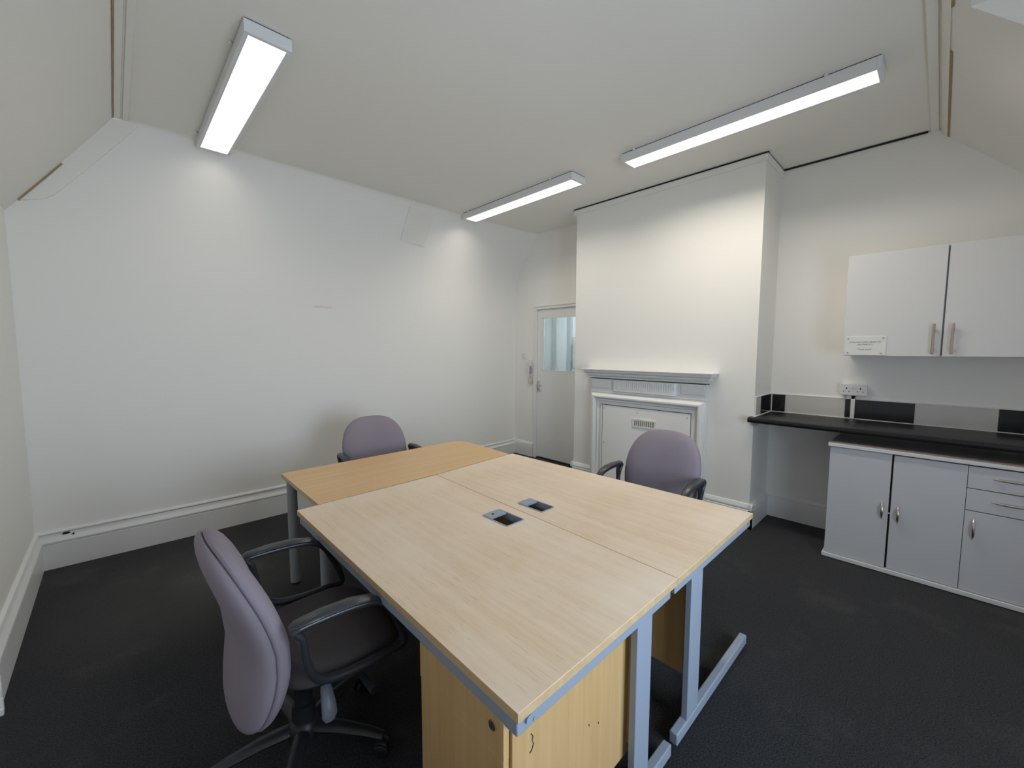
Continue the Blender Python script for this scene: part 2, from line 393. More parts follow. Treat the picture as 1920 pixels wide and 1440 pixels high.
hb.f += [(3, 2, 1, 0), tuple(nb*4+j for j in range(4))]
for i in range(len(st.v)//4-1):
    for j in range(4): st.f.append((i*4+j, i*4+(j+1) % 4, (i+1)*4+(j+1) % 4, (i+1)*4+j))
t5 = struct(hb, 'trim_5', M['ceil'])
st.build('crack_line', M['stain'], t5)

# ------------------------------------------------------------------ skirtings
def skirt_prof(h):      # (depth, z) moulded top, plain board below
    q = h/.265
    return [(0, 0), (.030, 0), (.030, .168*q), (.024, .174*q), (.033, .180*q), (.034, .190*q), (.028, .202*q), (.017, .212*q), (.011, .226*q), (.009, .238*q), (.016, .243*q), (.020, .250*q), (.016, .259*q), (.006, .264*q), (0, .265*q)]
def sk_back(t, d, z):
    x = t; h = .268 if x < 1.5 else .268-.063*min(1, (x-1.5)/2.6)
    return (x, yw(x)-d, z*h/.265)
sb = struct(MB().extrude(skirt_prof(.265), sk_back, [LX+i*(DX-LX)/30 for i in range(31)]), 'baseboard_back', M['gloss'], smooth=30)
for cx_, cz_, rx_, rz_, m_ in ((-.315, .233, .020, .009, 'hole'), (-.281, .222, .011, .013, 'paper'), (-.279, .222, .005, .008, 'hole')):
    mm = MB(); n = 14; yy = yw(cx_)-.0135
    mm.add([(cx_+rx_*math.cos(2*PI*i/n)*(1+.25*math.sin(3*i)), yy-(.0075 if m_ == 'hole' and rx_ < .01 else .006 if m_ == 'paper' else .0), cz_+rz_*math.sin(2*PI*i/n)) for i in range(n)], [tuple(range(n))])
    mm.build('knot_hole' if m_ == 'hole' else 'loose_plug', M[m_], sb)
sl_m = MB().extrude(skirt_prof(.268), lambda t, d, z: (LX+d, t, z), [2.75, 4.25])
sbl = struct(sl_m, 'baseboard_left', M['gloss'], smooth=30)
# broken end of the left skirting: ragged plaster lumps
rag = MB()
for i in range(9):
    a = 2.745-.012*i; h = .17-.018*i+random.uniform(-.012, .012); d = .034+random.uniform(-.006, .012)
    rag.box(LX, LX+d, a-.014, a+.004, 0, max(.02, h))
rag.build('broken_end', M['paper'], sbl, bevel=.003)
def plain(h):
    return [(0, 0), (.028, 0), (.028, h-.055), (.022, h-.05), (.026, h-.042), (.024, h-.028), (.014, h-.014), (.010, h-.004), (0, h)]
# alcove and chimney skirtings
struct(MB().extrude([(0, 0), (.028, 0), (.028, .17), (.024, .185), (0, .187)], lambda t, d, z: (KX-d, t, z), [FY, CY0]), 'baseboard_right', M['gloss'])
sc_ = MB().extrude(plain(.215), lambda t, d, z: (CX-d, t, z), [CY0-.028, 1.44])
sc_.extrude(plain(.215), lambda t, d, z: (CX-d, t, z), [2.69, CY1+.028])
sc_.extrude(plain(.215), lambda t, d, z: (t, CY0-d, z), [CX-.028, KX-.02])
sc_.extrude(plain(.215), lambda t, d, z: (t, CY1+d, z), [CX-.028, DX])
struct(sc_, 'baseboard_chimney', M['gloss'])
struct(MB().extrude(plain(.205), lambda t, d, z: (DX-d, t, z), [DL+.06, 4.40]), 'baseboard_door', M['gloss'])
struct(MB().extrude(plain(.205), lambda t, d, z: (t, FY+d, z), [LX, DX0]).extrude(plain(.205), lambda t, d, z: (t, FY+d, z), [DX1, 4.3]), 'baseboard_front', M['gloss'])

# ------------------------------------------------------------------ door and hallway
door = struct(MB().box(DX-.018, DX+.08, DL, DL+.05, 0, DT).box(DX-.018, DX+.08, DR-.05, DR, 0, DT).box(DX-.018, DX+.08, DR-.05, DL+.05, DT, DT+.05)
              .box(DX-.028, DX-.018, DR-.05, DL+.05, DT+.034, DT+.05), 'door_1', M['gloss'])
GY0, GY1, GZ0, GZ1 = DR+.10, 3.855, 1.25, 1.985
leaf = MB().box(DX+.008, DX+.046, DR+.003, DL-.003, .022, GZ0).box(DX+.008, DX+.046, DR+.003, DL-.003, GZ1, DT-.003)
leaf.box(DX+.008, DX+.046, DR+.003, GY0, GZ0, GZ1).box(DX+.008, DX+.046, GY1, DL-.003, GZ0, GZ1)
lf = leaf.build('door_leaf', M['gloss'], door)
bead = MB()
for a in ((GY0-.0, GY1, GZ0, GZ0+.012), (GY0, GY1, GZ1-.012, GZ1), (GY0, GY0+.012, GZ0, GZ1), (GY1-.012, GY1, GZ0, GZ1)): bead.box(DX+.004, DX+.02, *a)
bead.build('glazing_bead', M['gloss'], lf)
MB().quad((DX+.028, GY0, GZ0), (DX+.028, GY1, GZ0), (DX+.028, GY1, GZ1), (DX+.028, GY0, GZ1)).build('pane', M['doorglass'], lf)
hd = MB().box(DX-.002, DX+.008, 3.905, 3.945, .955, 1.105).tube([(DX-.035, 3.925, 1.045), (DX-.035, 3.925, 1.045), (DX+.005, 3.925, 1.045)], .009, 10)
hd.tube([(DX-.035, 3.928, 1.045), (DX-.038, 3.88, 1.047), (DX-.035, 3.835, 1.043)], .008, 10)
hd.build('door_handle', M['chrome'], lf, bevel=.002)
MB().cyl((DX-.004, 3.925, .985), .006, .004, 0, 10).build('keyhole', M['slot'], lf)
struct(MB().box(DX-.01, DX+.09, DR, DL, 0, .012), 'trim_6', M['crack'], label='dark threshold strip under the door')
HX = 5.55
struct(MB().box(DX+.10, HX+.1, 2.4, 5.0, -.08, -.02), 'floor_hall', M['carpet'])
struct(MB().box(DX+.1, HX+.1, 2.4, 5.0, 2.6, 2.68), 'ceiling_hall', M['hall'])
struct(MB().box(HX, HX+.1, 2.4, 5.0, -.08, 2.68), 'wall_hall_back', M['hall'])
struct(MB().box(DX+.1, HX+.1, 5.0, 5.1, -.08, 2.68).box(DX+.1, HX+.1, 2.3, 2.4, -.08, 2.68), 'wall_hall_ends', M['hall'])
d2_ = struct(MB().box(HX-.05, HX, 4.30, 4.38, 0, 2.5).box(HX-.05, HX, 4.62, 4.70, 0, 2.5), 'door_2', M['halldark'], bevel=.004)
MB().box(HX-.03, HX-.005, 4.38, 4.62, .0, 2.45).build('door_leaf', M['hall'], d2_)
MB().tube([(HX-.09, 4.20, 1.25), (HX-.09, 4.20, 1.75)], .022, 10).box(HX-.09, HX, 4.19, 4.21, 1.3, 1.33).box(HX-.09, HX, 4.19, 4.21, 1.67, 1.70).build('pull_handle', M['halldark'], d2_)
hl = thing('hall_fill_light', 'unseen round lamp added to light the hallway beyond the glazed door', 'light', (4.95, 3.6, 2.6))  # added lamp, out of sight, brightens the hall behind the door glass
MB().lathe([(.15, -.05), (.15, 0)], (4.95, 3.6, 2.6)).build('fill_lamp_base', M['ledbody'], hl, off=(4.95, 3.6, 2.6))
M['hallfill'] = mat('hall_fill_glow', (.9, .9, .9), .5, emit=((.92, .97, 1.0), HALL))
MB().lathe([(.02, -.10), (.09, -.09), (.13, -.07), (.14, -.05)], (4.95, 3.6, 2.6)).build('fill_lamp_globe', M['hallfill'], hl, off=(4.95, 3.6, 2.6))

# ------------------------------------------------------------------ ceiling lights
def ceiling_light(x0, x1, y0, y1, label, watts):     # lit area at the underside
    c = ((x0+x1)/2, (y0+y1)/2, CEIL); zb = 3.062
    t = thing('ceiling_light', label, 'light', c, 0, 'long flat ceiling light panels')
    X0, X1, Y0, Y1 = x0-.022, x1+.022, y0-.022, y1+.022
    b = MB().box(X0, X1, Y0, y0, zb, CEIL-.006).box(X0, X1, y1, Y1, zb, CEIL-.006).box(X0, x0, y0, y1, zb, CEIL-.006).box(x1, X1, y0, y1, zb, CEIL-.006).box(X0+.004, X1-.004, Y0+.004, Y1-.004, CEIL-.03, CEIL-.008)
    b.build('housing', M['ledbody'], t, off=c, bevel=.002)
    MB().box(X0+.006, X1-.006, Y0+.006, Y1-.006, CEIL-.008, CEIL).build('shadow_gap', M['crack'], t, off=c)
    MB().box(x0, x1, y0, y1, zb+.003, zb+.008).build('diffuser', M['led'], t, off=c)
    d = bpy.data.lights.new('panel_lamp', 'AREA'); d.shape = 'RECTANGLE'; d.size = x1-x0; d.size_y = y1-y0
    d.energy = watts; d.spread = math.radians(SPREAD); d.color = (1.0, .915, .78)
    o = bpy.data.objects.new('panel_lamp', d); COL.objects.link(o); o.parent = t; o.location = (0, 0, zb+.001-CEIL)
    for yy in (y0+.22, y1-.10):
        MB().cyl((X0-.014, yy, CEIL-.014), .010, .012, 2, 12).build('fixing_clip', M['plastic'], t, off=c)
    return t
ceiling_light(.557, .727, 2.44, 3.99, 'ceiling light panel alone above the white wall side, near the left slope', LAMP[0])
ceiling_light(3.045, 3.205, 2.397, 3.95, 'ceiling light panel in front of the chimney, on the door side', LAMP[1])
ceiling_light(3.086, 3.236, .335, 1.882, 'longest looking ceiling light panel, on the kitchen side above the counter alcove', LAMP[2])

# access hatch on the cove
ht = []
for x, z in ((2.325, 2.735), (2.64, 2.72), (2.70, 3.06), (2.385, 3.08)): ht.append((x, z))
hm = MB(); nn_ = 6
for i in range(nn_+1):
    v = i/nn_
    for j in range(nn_+1):
        u = j/nn_
        x = (ht[0][0]*(1-u)+ht[1][0]*u)*(1-v)+(ht[3][0]*(1-u)+ht[2][0]*u)*v; z = (ht[0][1]*(1-u)+ht[1][1]*u)*(1-v)+(ht[3][1]*(1-u)+ht[2][1]*u)*v
        hm.v.append((x, covepos(x, z)-.012, z-.003))
base = (nn_+1)**2
hm.v += [(x, y+.03, z+.01) for x, y, z in list(hm.v)]
for i in range(nn_):
    for j in range(nn_):
        a = i*(nn_+1)+j; hm.f.append((a, a+1, a+nn_+2, a+nn_+1))
loop = [j for j in range(nn_)]+[(i+1)*(nn_+1)-1 for i in range(nn_)]+[nn_*(nn_+1)+j for j in range(nn_, 0, -1)]+[i*(nn_+1) for i in range(nn_, 0, -1)]
for a, b_ in zip(loop, loop[1:]+loop[:1]): hm.f.append((a, b_, b_+base, a+base))
hatch = hm.build('access_hatch', M['ceil'], smooth=40)
hatch['label'] = 'small painted access hatch on the sloping part above the white wall'; hatch['category'] = 'hatch'

# ------------------------------------------------------------------ fireplace
FP = (CX, 2.07, 0)
fp = thing('fireplace', 'white painted fireplace surround with boarded opening on the chimney wall', 'fireplace', FP)
def fx(d): return CX-d
YA, YB = 1.44, 2.69
body = MB().box(fx(.06), CX, YA, YB, 0, 1.25)
body.build('surround', M['gloss'], fp, off=FP, bevel=.003)
# shelf with stepped mouldings (profile: projection, z)
prof = [(0, 1.336), (.150, 1.336), (.153, 1.330), (.150, 1.320), (.128, 1.316), (.128, 1.306), (.124, 1.296), (.112, 1.288), (.100, 1.286), (.100, 1.274), (.094, 1.262), (.084, 1.256), (.076, 1.254), (.076, 1.244), (.066, 1.236), (.060, 1.234), (.060, 1.226), (0, 1.226)]
sh = MB(); n = len(prof)
def shelf_ring(side):
    out = []
    for d, z in prof:
        e = d-.06
        out.append((fx(d), (YA-max(e, 0)*.85 if side < 0 else YB+max(e, 0)*.85), z))
    return out
def shelf_wall(side):
    return [(CX, (YA-max(d-.06, 0)*.85 if side < 0 else YB+max(d-.06, 0)*.85), z) for d, z in prof]
rings = [shelf_wall(-1), shelf_ring(-1), shelf_ring(1), shelf_wall(1)]
for r in rings: sh.v += r
for i in range(3):
    for j in range(n): sh.f.append((i*n+j, i*n+(j+1) % n, (i+1)*n+(j+1) % n, (i+1)*n+j))
sh.build('mantel_shelf', M['gloss'], fp, off=FP, smooth=25)
# frieze: two plain raised tablets and a fluted middle block with scooped ends
fr = MB()
def tablet(y0, y1, d): fr.box(fx(d), fx(.055), y0, y1, 1.125, 1.215)
for ty in ((1.455, 1.675), (2.445, 2.675)):
    fr = MB(); tablet(*ty, .068); fr.build('frieze_panel', M['gloss'], fp, off=FP, bevel=.006)
cb = MB().prism([(fx(.055), 1.705), (fx(.070), 1.712), (fx(.086), 1.730), (fx(.090), 1.740), (fx(.090), 2.380), (fx(.086), 2.39), (fx(.070), 2.408), (fx(.055), 2.415)], 1.105, 1.222)
cbo = cb.build('fluted_block', M['gloss'], fp, off=FP, smooth=30)
fl = MB()
nfl = 27
for i in range(nfl):
    y = 1.752+i*(2.368-1.752)/(nfl-1)
    fl.tube([(fx(.089), y, 1.135), (fx(.089), y, 1.213)], (.0075), 6)
fl.build('fluting', M['gloss'], cbo, kind='stuff', off=(0, 0, 0)) if False else fl.build('fluting', M['gloss'], cbo, off=FP, kind='stuff')
# lower fillet under frieze
MB().box(fx(.072), fx(.055), YA+.0, YB, 1.078, 1.100).build('fillet', M['gloss'], fp, off=FP, bevel=.004)
# bolection frame
pf = [(0, .055), (0, .075), (.012, .078), (.022, .090), (.034, .100), (.048, .100), (.058, .092), (.064, .080), (.072, .074), (.085, .070), (.095, .058), (.100, .050), (.122, .046), (.124, .018)]
bo = MB(); ZT = 1.076; n = len(pf)
for wv, d in pf: pass
path = lambda wv: [(YA+.006+wv, 0), (YA+.006+wv, ZT-wv), (YB-.012-wv, ZT-wv), (YB-.012-wv, 0)]
for kx in range(4):
    for wv, d in pf: bo.v.append((fx(d), path(wv)[kx][0], path(wv)[kx][1]))
for kx in range(3):
    for j in range(n-1): bo.f.append((kx*n+j, kx*n+j+1, (kx+1)*n+j+1, (kx+1)*n+j))
bo.build('moulded_frame', M['gloss'], fp, off=FP, smooth=28, fixn=True)
PY0, PY1, PZ = YA+.006+.124, YB-.012-.124, ZT-.124
# carve: dark gap and the board itself stand proud of the surround inside the frame
MB().box(fx(.063), fx(.0605), PY0, PY1, 0, PZ).build('dark_gap', M['crack'], fp, off=FP)
bp_ = MB().box(fx(.070), fx(.062), PY0+.004, PY1-.004, .0, PZ-.006).build('cover_board', M['wall'], fp, off=FP, bevel=.001)
MB().box(fx(.0715), fx(.0700), PY1-.028, PY1-.025, .0, PZ-.01).build('board_groove', M['crack'], bp_, off=FP)
scr = None
for y, z in ((PY1-.045, PZ-.04), (PY0+.035, PZ-.045), ((PY0+PY1)/2+.05, PZ-.05), (PY1-.05, PZ-.42), (PY0+.035, PZ-.45)):
    s_ = MB().cyl((fx(.0725), y, z), .006, .004, 0, 10).build('screw', M['legs'], bp_, off=FP)
GY = (1.905, 2.165); GZ = (.752, .838)
gr = MB().box(fx(.078), fx(.069), GY[0], GY[1], GZ[0], GZ[0]+.016).box(fx(.078), fx(.069), GY[0], GY[1], GZ[1]-.016, GZ[1]).box(fx(.078), fx(.069), GY[0], GY[0]+.02, GZ[0]+.016, GZ[1]-.016).box(fx(.078), fx(.069), GY[1]-.02, GY[1], GZ[0]+.016, GZ[1]-.016)
gro = gr.build('vent_grille', M['vent'], fp, off=FP)
MB().box(fx(.0715), fx(.0705), GY[0]+.01, GY[1]-.01, GZ[0]+.01, GZ[1]-.01).build('vent_backing', M['slot'], gro, off=FP)
barm = None
for i in range(11):
    y = GY[0]+.02+(i+.0)*(GY[1]-GY[0]-.04)/10
    if barm is None:
        barm = MB().box(fx(.077), fx(.071), -.0055, .0055, GZ[0]+.012, GZ[1]-.012).build('vent_bar', M['vent'], gro, off=(CX, 0, 0)); bb = barm
    else:
        bb = barm.copy(); COL.objects.link(bb)
    bb.location = (0, y-FP[1], 0)

# ------------------------------------------------------------------ kitchen corner
# splashback tiles: pieces of the right wall
tl = thing('tiled_splashback', 'single row of black and pale wall tiles above the black counter', 'tiles', (KX, .2, .98))
o_ = (KX, .2, .98)
Z0, Z1 = .982, 1.136
def tile(y0, y1, m_):
    MB().box(KX-.010, KX, y0+.0015, y1-.0015, Z0, Z1).build('tile', m_, tl, off=o_, bevel=.0015, label=('black glazed tile' if m_ is M['tileb'] else 'pale grey stone coloured tile'))
tile(.953, CY0-.008, M['tileb']); tile(.527, .953, M['tilew']); tile(.113, .527, M['tileb']); tile(-.302, .113, M['tilew']); tile(-.715, -.302, M['tileb']); tile(-.99, -.715, M['tilew'])
def tile_side(x0, x1, m_):
    MB().box(x0+.0015, x1-.0015, CY0-.010, CY0, Z0, Z1+.004).build('tile', m_, tl, off=o_, bevel=.0015, label=('black glazed tile on the chimney return' if m_ is M['tileb'] else 'pale grey tile on the chimney return'))
tile_side(4.03, KX-.010, M['tileb']); tile_side(3.90, 4.03, M['tilew'])
gm = MB().box(KX-.012, KX, -.99, CY0, Z1, Z1+.009).box(KX-.016, KX-.004, CY0-.016, CY0-.004, Z0, Z1+.006).box(KX-.018, KX, -.99, CY0, Z0-.006, Z0+.001).box(3.86, KX, CY0-.018, CY0, Z0-.006, Z0+.001).box(3.885, KX, CY0-.011, CY0, Z1+.004, Z1+.010).box(3.885, 3.90, CY0-.011, CY0, Z0, Z1+.006)
gm.build('sealant_line', M['grout'], tl, off=o_, bevel=.002)
# worktop
wt0 = (3.95, .2, .93)
wt = thing('worktop', 'long black laminate worktop running along the kitchen alcove wall', 'counter', wt0)
wp = [(.0, .937), (0, .977)]
w1 = MB()
rr = .016
pr = [(KX-.001, .978), (3.790+rr, .978), (3.790+rr*.3, .973), (3.790, .962), (3.790, .948), (3.790+rr*.3, .938), (3.790+rr, .934), (KX-.001, .934)]
w1.extrude(pr, lambda t, a, b: (a, t, b), [-.985, CY0-.012])
w1.extrude([(CX-.004, .978), (3.790+rr, .978), (3.790+rr*.3, .973), (3.790, .962), (3.790, .948), (3.790+rr*.3, .938), (3.790+rr, .934), (CX-.004, .934)], lambda t, a, b: (a, t, b), [CY0-.012, CY0+.022])
w1.build('counter_slab', M['top'], wt, off=wt0, smooth=40)
MB().box(3.83, 3.87, CY0-.035, CY0-.010, .905, .934).box(3.86, 4.30, CY0-.022, CY0, .905, .934).build('support_batten', M['frame'], wt, off=wt0, bevel=.003)
# base cabinet
BX = 3.76; BY0, BY1 = -.52, .525
bc0 = (4.0, 0, 0)
bc = thing('base_cabinet', 'low white cupboard with two doors and drawers under the black worktop', 'cabinet', bc0)
MB().box(BX+.02, 4.26, BY0+.01, BY1-.012, .034, .834).build('carcass', M['slot'], bc, off=bc0)
MB().box(BX+.004, 4.27, BY1-.018, BY1-.002, .034, .834).build('side_panel', M['lambase'], bc, off=bc0)
MB().box(BX+.004, 4.27, BY0, BY0+.016, .034, .834).build('side_panel', M['lambase'], bc, off=bc0)
MB().box(BX-.014, 4.28, BY0-.006, BY1+.010, .006, .034).build('base_board', M['lam'], bc, off=bc0, bevel=.002)
tb = MB().box(BX-.014, 4.28, BY0-.006, BY1+.010, .838, .862).build('top_board', M['lam'], bc, off=bc0, bevel=.002)
MB().box(BX-.008, 4.276, BY0, BY1+.004, .8622, .8632).build('top_surface', M['lamtop'], tb, off=bc0)
def handle(mb, p, q, out, r=.006):      # tapered bow handle from p to q, bowing by out along -x
    n = 10; pts = []; rd = []
    for i in range(n+1):
        t = i/n; s_ = math.sin(PI*t)
        pts.append(tuple(p[j]+(q[j]-p[j])*t-(out*s_**.6 if j == 0 else 0) for j in range(3))); rd.append(r*(.45+.55*s_))
    return mb.tube(pts, rd, 8, up=(1, 0, 0))
def front(name, y0, y1, z0, z1, hp, hq):
    d = MB().box(BX, BX+.018, y0, y1, z0, z1).build(name, M['lambase'], bc, off=bc0, bevel=.0015)
    handle(MB(), (BX+.001, *hp), (BX+.001, *hq), .026, .008).build('handle', M['chrome'], d, off=bc0)
front('door', .187, BY1-.003, .038, .833, (.218, .495), (.218, .375))
front('door', -.1598, .176, .038, .829, (.137, .487), (.137, .368))
front('drawer', BY0+.006, -.1625, .692, .828, (-.265, .768), (-.42, .768))
front('drawer', BY0+.006, -.1625, .553, .687, (-.265, .626), (-.42, .626))
front('door', BY0+.006, -.1625, .038, .548, (-.202, .498), (-.202, .372))
MB().box(BX+.006, BX+.012, .176, .187, .42, .428).build('door_catch', M['plastic'], bc, off=bc0)
# wall cabinet
WX = 4.02; wc0 = (4.19, 0, 1.5)
wc = thing('wall_cabinet', 'white two door wall cupboard hanging above the black worktop', 'cabinet', wc0)
MB().box(WX+.022, KX-.002, -.535, .518, 1.502, 2.238).build('carcass', M['lam'], wc, off=wc0, bevel=.001)
MB().box(WX+.0195, WX+.0215, -.02, .02, 1.505, 2.235).build('carcass_edge', M['legs'], wc, off=wc0)
def wdoor(y0, y1, hy):
    d = MB().box(WX, WX+.019, y0, y1, 1.497, 2.241).build('door', M['lam'], wc, off=wc0, bevel=.0015)
    h = MB().box(WX-.034, WX-.022, hy-.0075, hy+.0075, 1.512, 1.718).box(WX-.024, WX, hy-.005, hy+.005, 1.545, 1.557).box(WX-.024, WX, hy-.005, hy+.005, 1.675, 1.687)
    h.build('handle', M['copper'], d, off=wc0, bevel=.003)
wdoor(.0045, .522, .043); wdoor(-.54, -.0045, -.046)
# notice on the door
no0 = (WX-.004, .392, 1.57)
no = thing('notice', 'small white printed notice fixed to the left wall cupboard door', 'sign', no0)
MB().box(WX-.004, WX-.0002, .277, .508, 1.503, 1.641).build('card', M['paper'], no, off=no0, bevel=.001)
for y, z in ((.493, 1.624), (.296, 1.627), (.493, 1.520), (.304, 1.517)):
    MB().cyl((WX-.007, y, z), .0055, .003, 0, 10).build('pin', M['legs'], no, off=no0)
def text(body, size, y, z, parent, off):
    cu = bpy.data.curves.new('t', 'FONT'); cu.body = body; cu.size = size; cu.align_x = 'CENTER'; cu.align_y = 'CENTER'
    o = bpy.data.objects.new('t', cu); COL.objects.link(o)
    dg = bpy.context.evaluated_depsgraph_get(); me = bpy.data.meshes.new_from_object(o.evaluated_get(dg))
    bpy.data.objects.remove(o)
    # text x -> -Y, text y -> +Z, faces -X
    for v in me.vertices:
        a, b_, c = v.co; v.co = (WX-.0046-off[0], y-a-off[1], z+b_-off[2])
    me.materials.clear(); me.materials.append(M['ink'])
    q = bpy.data.objects.new('lettering', me); COL.objects.link(q); q.parent = parent
    return q
text('If you use it then, please can', .0155, .395, 1.600, no, no0)
text('you clean it !!', .0155, .395, 1.582, no, no0)
text('Thank you!!!', .0155, .395, 1.545, no, no0)
# socket and trunking
so0 = (KX, .476, 1.217)
so = thing('double_socket', 'white double plug socket on the wall above the tiles', 'socket', so0)
so_b = MB().box(KX-.040, KX, .394, .558, 1.176, 1.262).build('back_box', M['plastic'], so, off=so0, bevel=.004)
MB().box(KX-.047, KX-.040, .390, .562, 1.173, 1.265).build('face_plate', M['plastic'], so, off=so0, bevel=.003)
for cy in (.432, .520):
    pm = MB().box(KX-.0478, KX-.0468, cy-.004, cy+.004, 1.222, 1.236)
    for s_ in (-1, 1): pm.box(KX-.0478, KX-.0468, cy+s_*.017-.0035, cy+s_*.017+.0035, 1.200, 1.207)
    pm.build('pin_holes', M['slot'], so, off=so0)
for cy in (.465, .487): MB().box(KX-.051, KX-.047, cy-.007, cy+.007, 1.224, 1.246).build('rocker_switch', M['plastic'], so, off=so0, bevel=.002)
tk0 = (KX, .476, .98)
tk = MB().box(KX-.030, KX-.010, .463, .490, .979, 1.174).box(KX-.030, KX-.000, .463, .520, 1.140, 1.172).build('cable_trunking', M['plastic'], None, bevel=.003)
tk['label'] = 'white vertical cable trunking from the socket down across the black tile'; tk['category'] = 'trunking'
# switch and intercom by the door
sw0 = (DX, 4.205, 1.453)
sw = thing('light_switch', 'small square light switch on the wall left of the door', 'switch', sw0)
MB().box(DX-.012, DX, 4.160, 4.250, 1.412, 1.496).build('switch_plate', M['plastic'], sw, off=sw0, bevel=.003)
MB().box(DX-.017, DX-.012, 4.195, 4.215, 1.437, 1.470).build('rocker', M['vent'], sw, off=sw0, bevel=.002)
ph0 = (DX, 4.06, 1.24)
ph = thing('entry_phone', 'white intercom handset on the wall beside the door frame', 'intercom', ph0)
MB().box(DX-.035, DX, 4.040, 4.085, 1.165, 1.40).build('phone_base', M['plastic'], ph, off=ph0, bevel=.006)
MB().tube([(DX-.045, 4.055, 1.205), (DX-.062, 4.055, 1.235), (DX-.064, 4.055, 1.30), (DX-.062, 4.055, 1.365), (DX-.045, 4.055, 1.225)], [.014, .017, .013, .017, .015], 10).build('handset', M['plastic'], ph, off=ph0)
MB().box(DX-.066, DX-.030, 4.028, 4.042, 1.205, 1.315).build('handset_shadow_strip', M['legs'], ph, off=ph0, bevel=.003)  # grey strip stands in for the shadow beside the handset
MB().box(DX-.030, DX, 4.030, 4.100, 1.060, 1.150).build('lock_release_box', M['cream'], ph, off=ph0, bevel=.004)
MB().cyl((DX-.036, 4.065, 1.115), .010, .008, 0, 12).cyl((DX-.036, 4.065, 1.085), .006, .008, 0, 12).build('release_button', M['vent'], ph, off=ph0)

# ------------------------------------------------------------------ desks
ZT_ = .726; TH = .026
def ring_top(mb, outer, hole, z0, z1):
    o4, h4 = outer, hole
    for z in (z0, z1): mb.v += [(x, y, z) for x, y in o4]+[(x, y, z) for x, y in h4]
    for b_ in (0, 8):
        for i in range(4): j = (i+1) % 4; mb.f.append((b_+i, b_+j, b_+4+j, b_+4+i))
    for i in range(4):
        j = (i+1) % 4; mb.f.append((i, j, 8+j, 8+i)); mb.f.append((4+i, 4+j, 12+j, 12+i))
    return mb
def rrect(x0, x1, y0, y1, r, n=4):
    out = []
    for cx_, cy_, a in ((x1-r, y1-r, 0), (x0+r, y1-r, 90), (x0+r, y0+r, 180), (x1-r, y0+r, 270)):
        for i in range(n+1): q = math.radians(a+90*i/n); out.append((cx_+r*math.cos(q), cy_+r*math.sin(q)))
    return out
def cable_port(d, off, x0, x1, y0, y1, rot):
    p = MB(); z = ZT_
    o4 = rrect(x0, x1, y0, y1, .012); i4 = rrect(x0+.006, x1-.006, y0+.006, y1-.006, .008); n = len(o4)
    for poly, zz in ((o4, z-.0005), (o4, z+.003), (i4, z+.003), (i4, z-.030)): p.v += [(x, y, zz) for x, y in poly]
    for a in range(3):
        for i in range(n): j = (i+1) % n; p.f.append((a*n+i, a*n+j, (a+1)*n+j, (a+1)*n+i))
    po = p.build('cable_port', M['frame'], d, off=off, smooth=40)
    yc = y0+(y1-y0)*.66
    MB().prism(rrect(x0+.008, x1-.008, yc, y1-.008, .004), z-.004, z+.004).build('port_flap', M['frame'], po, off=off)
    if rot: MB().cyl(((x0+x1)/2-.012, (yc+y1)/2, z+.004), .007, .0012, 2, 12).build('flap_notch', M['slot'], po, off=off)
    MB().box(x0+.006, x1-.006, y0+.006, y1-.006, z-.125, z-.120).build('cable_tray', M['hole'], po, off=off)  # tray coloured black to give the darkness inside the port
def bench_desk(name, label, loc, quad, hole, ped, foot, legx, arm, edge_x, edge_far, notch):
    d = thing(name, label, 'desk', loc, 0, 'two worn beech desks pushed together')
    ring_top(MB(), quad, [(hole[0]+.005, hole[2]+.005), (hole[1]-.005, hole[2]+.005), (hole[1]-.005, hole[3]-.005), (hole[0]+.005, hole[3]-.005)], ZT_-TH, ZT_).build('desktop', M['beech'], d, off=loc, bevel=.0015, edge=M['edge'])
    cable_port(d, loc, *hole, notch)
    # long user-side rail
    s_ = 1 if edge_x < 1.4 else -1
    MB().prism([(edge_x[0] if isinstance(edge_x, tuple) else edge_x, .63), (edge_x+.022*s_, .63), (edge_far+.022*s_, 2.17), (edge_far, 2.17)], .660, ZT_-TH).build('side_rail', M['frame'], d, off=loc, bevel=.003)
    for yy, nm in ((.612, 0), (2.150, 1)):
        sh_ = .022*nm*(1 if s_ > 0 else -1.9)
        f = MB().box(arm[0]+max(sh_, 0), arm[1]+min(sh_, 0), yy, yy+.045, .657, ZT_-TH)
        fr_ = f.build('end_arm', M['frame'], d, off=loc, bevel=.003)
        if nm == 0:
            gx = arm[0]+.035 if s_ > 0 else arm[1]-.035
            MB().cyl((gx, yy-.006, .684), .010, .008, 1, 12).cyl((gx+.022*s_, yy-.002, .668), .005, .004, 1, 8).build('arm_screw', M['frame'], fr_, off=loc)
        MB().box(legx[0], legx[1], yy+.002, yy+.027, .055, .660).build('upright', M['frame'], d, off=loc, bevel=.003)
        MB().box(foot[0], foot[1], yy, yy+.034, .014, .062).build('foot_bar', M['frame'], d, off=loc, bevel=.005)
        for fx_ in (foot[0]+.05, foot[1]-.05): MB().cyl((fx_, yy+.017, 0), .016, .016, 2, 12).build('floor_glide', M['black'], d, off=loc)
    mx_ = legx[0]+.058 if s_ < 0 else legx[1]-.058
    MB().box(mx_-.009, mx_+.009, .642, 2.150, .208, .690).build('modesty_panel', M['ped'], d, off=loc, bevel=.001)
    return d
D1 = (1.0, 1.4, 0); D2 = (1.83, 1.42, 0)
desk1 = bench_desk('office_desk', 'worn beech desk nearest the camera with grey steel frame', D1,
    [(.602, .603), (1.3975, .599), (1.462, 2.222), (.620, 2.203)], (1.250, 1.368, 1.328, 1.510), None, (.62, 1.425), (1.150, 1.245), (.608, 1.372), .608, .628, True)
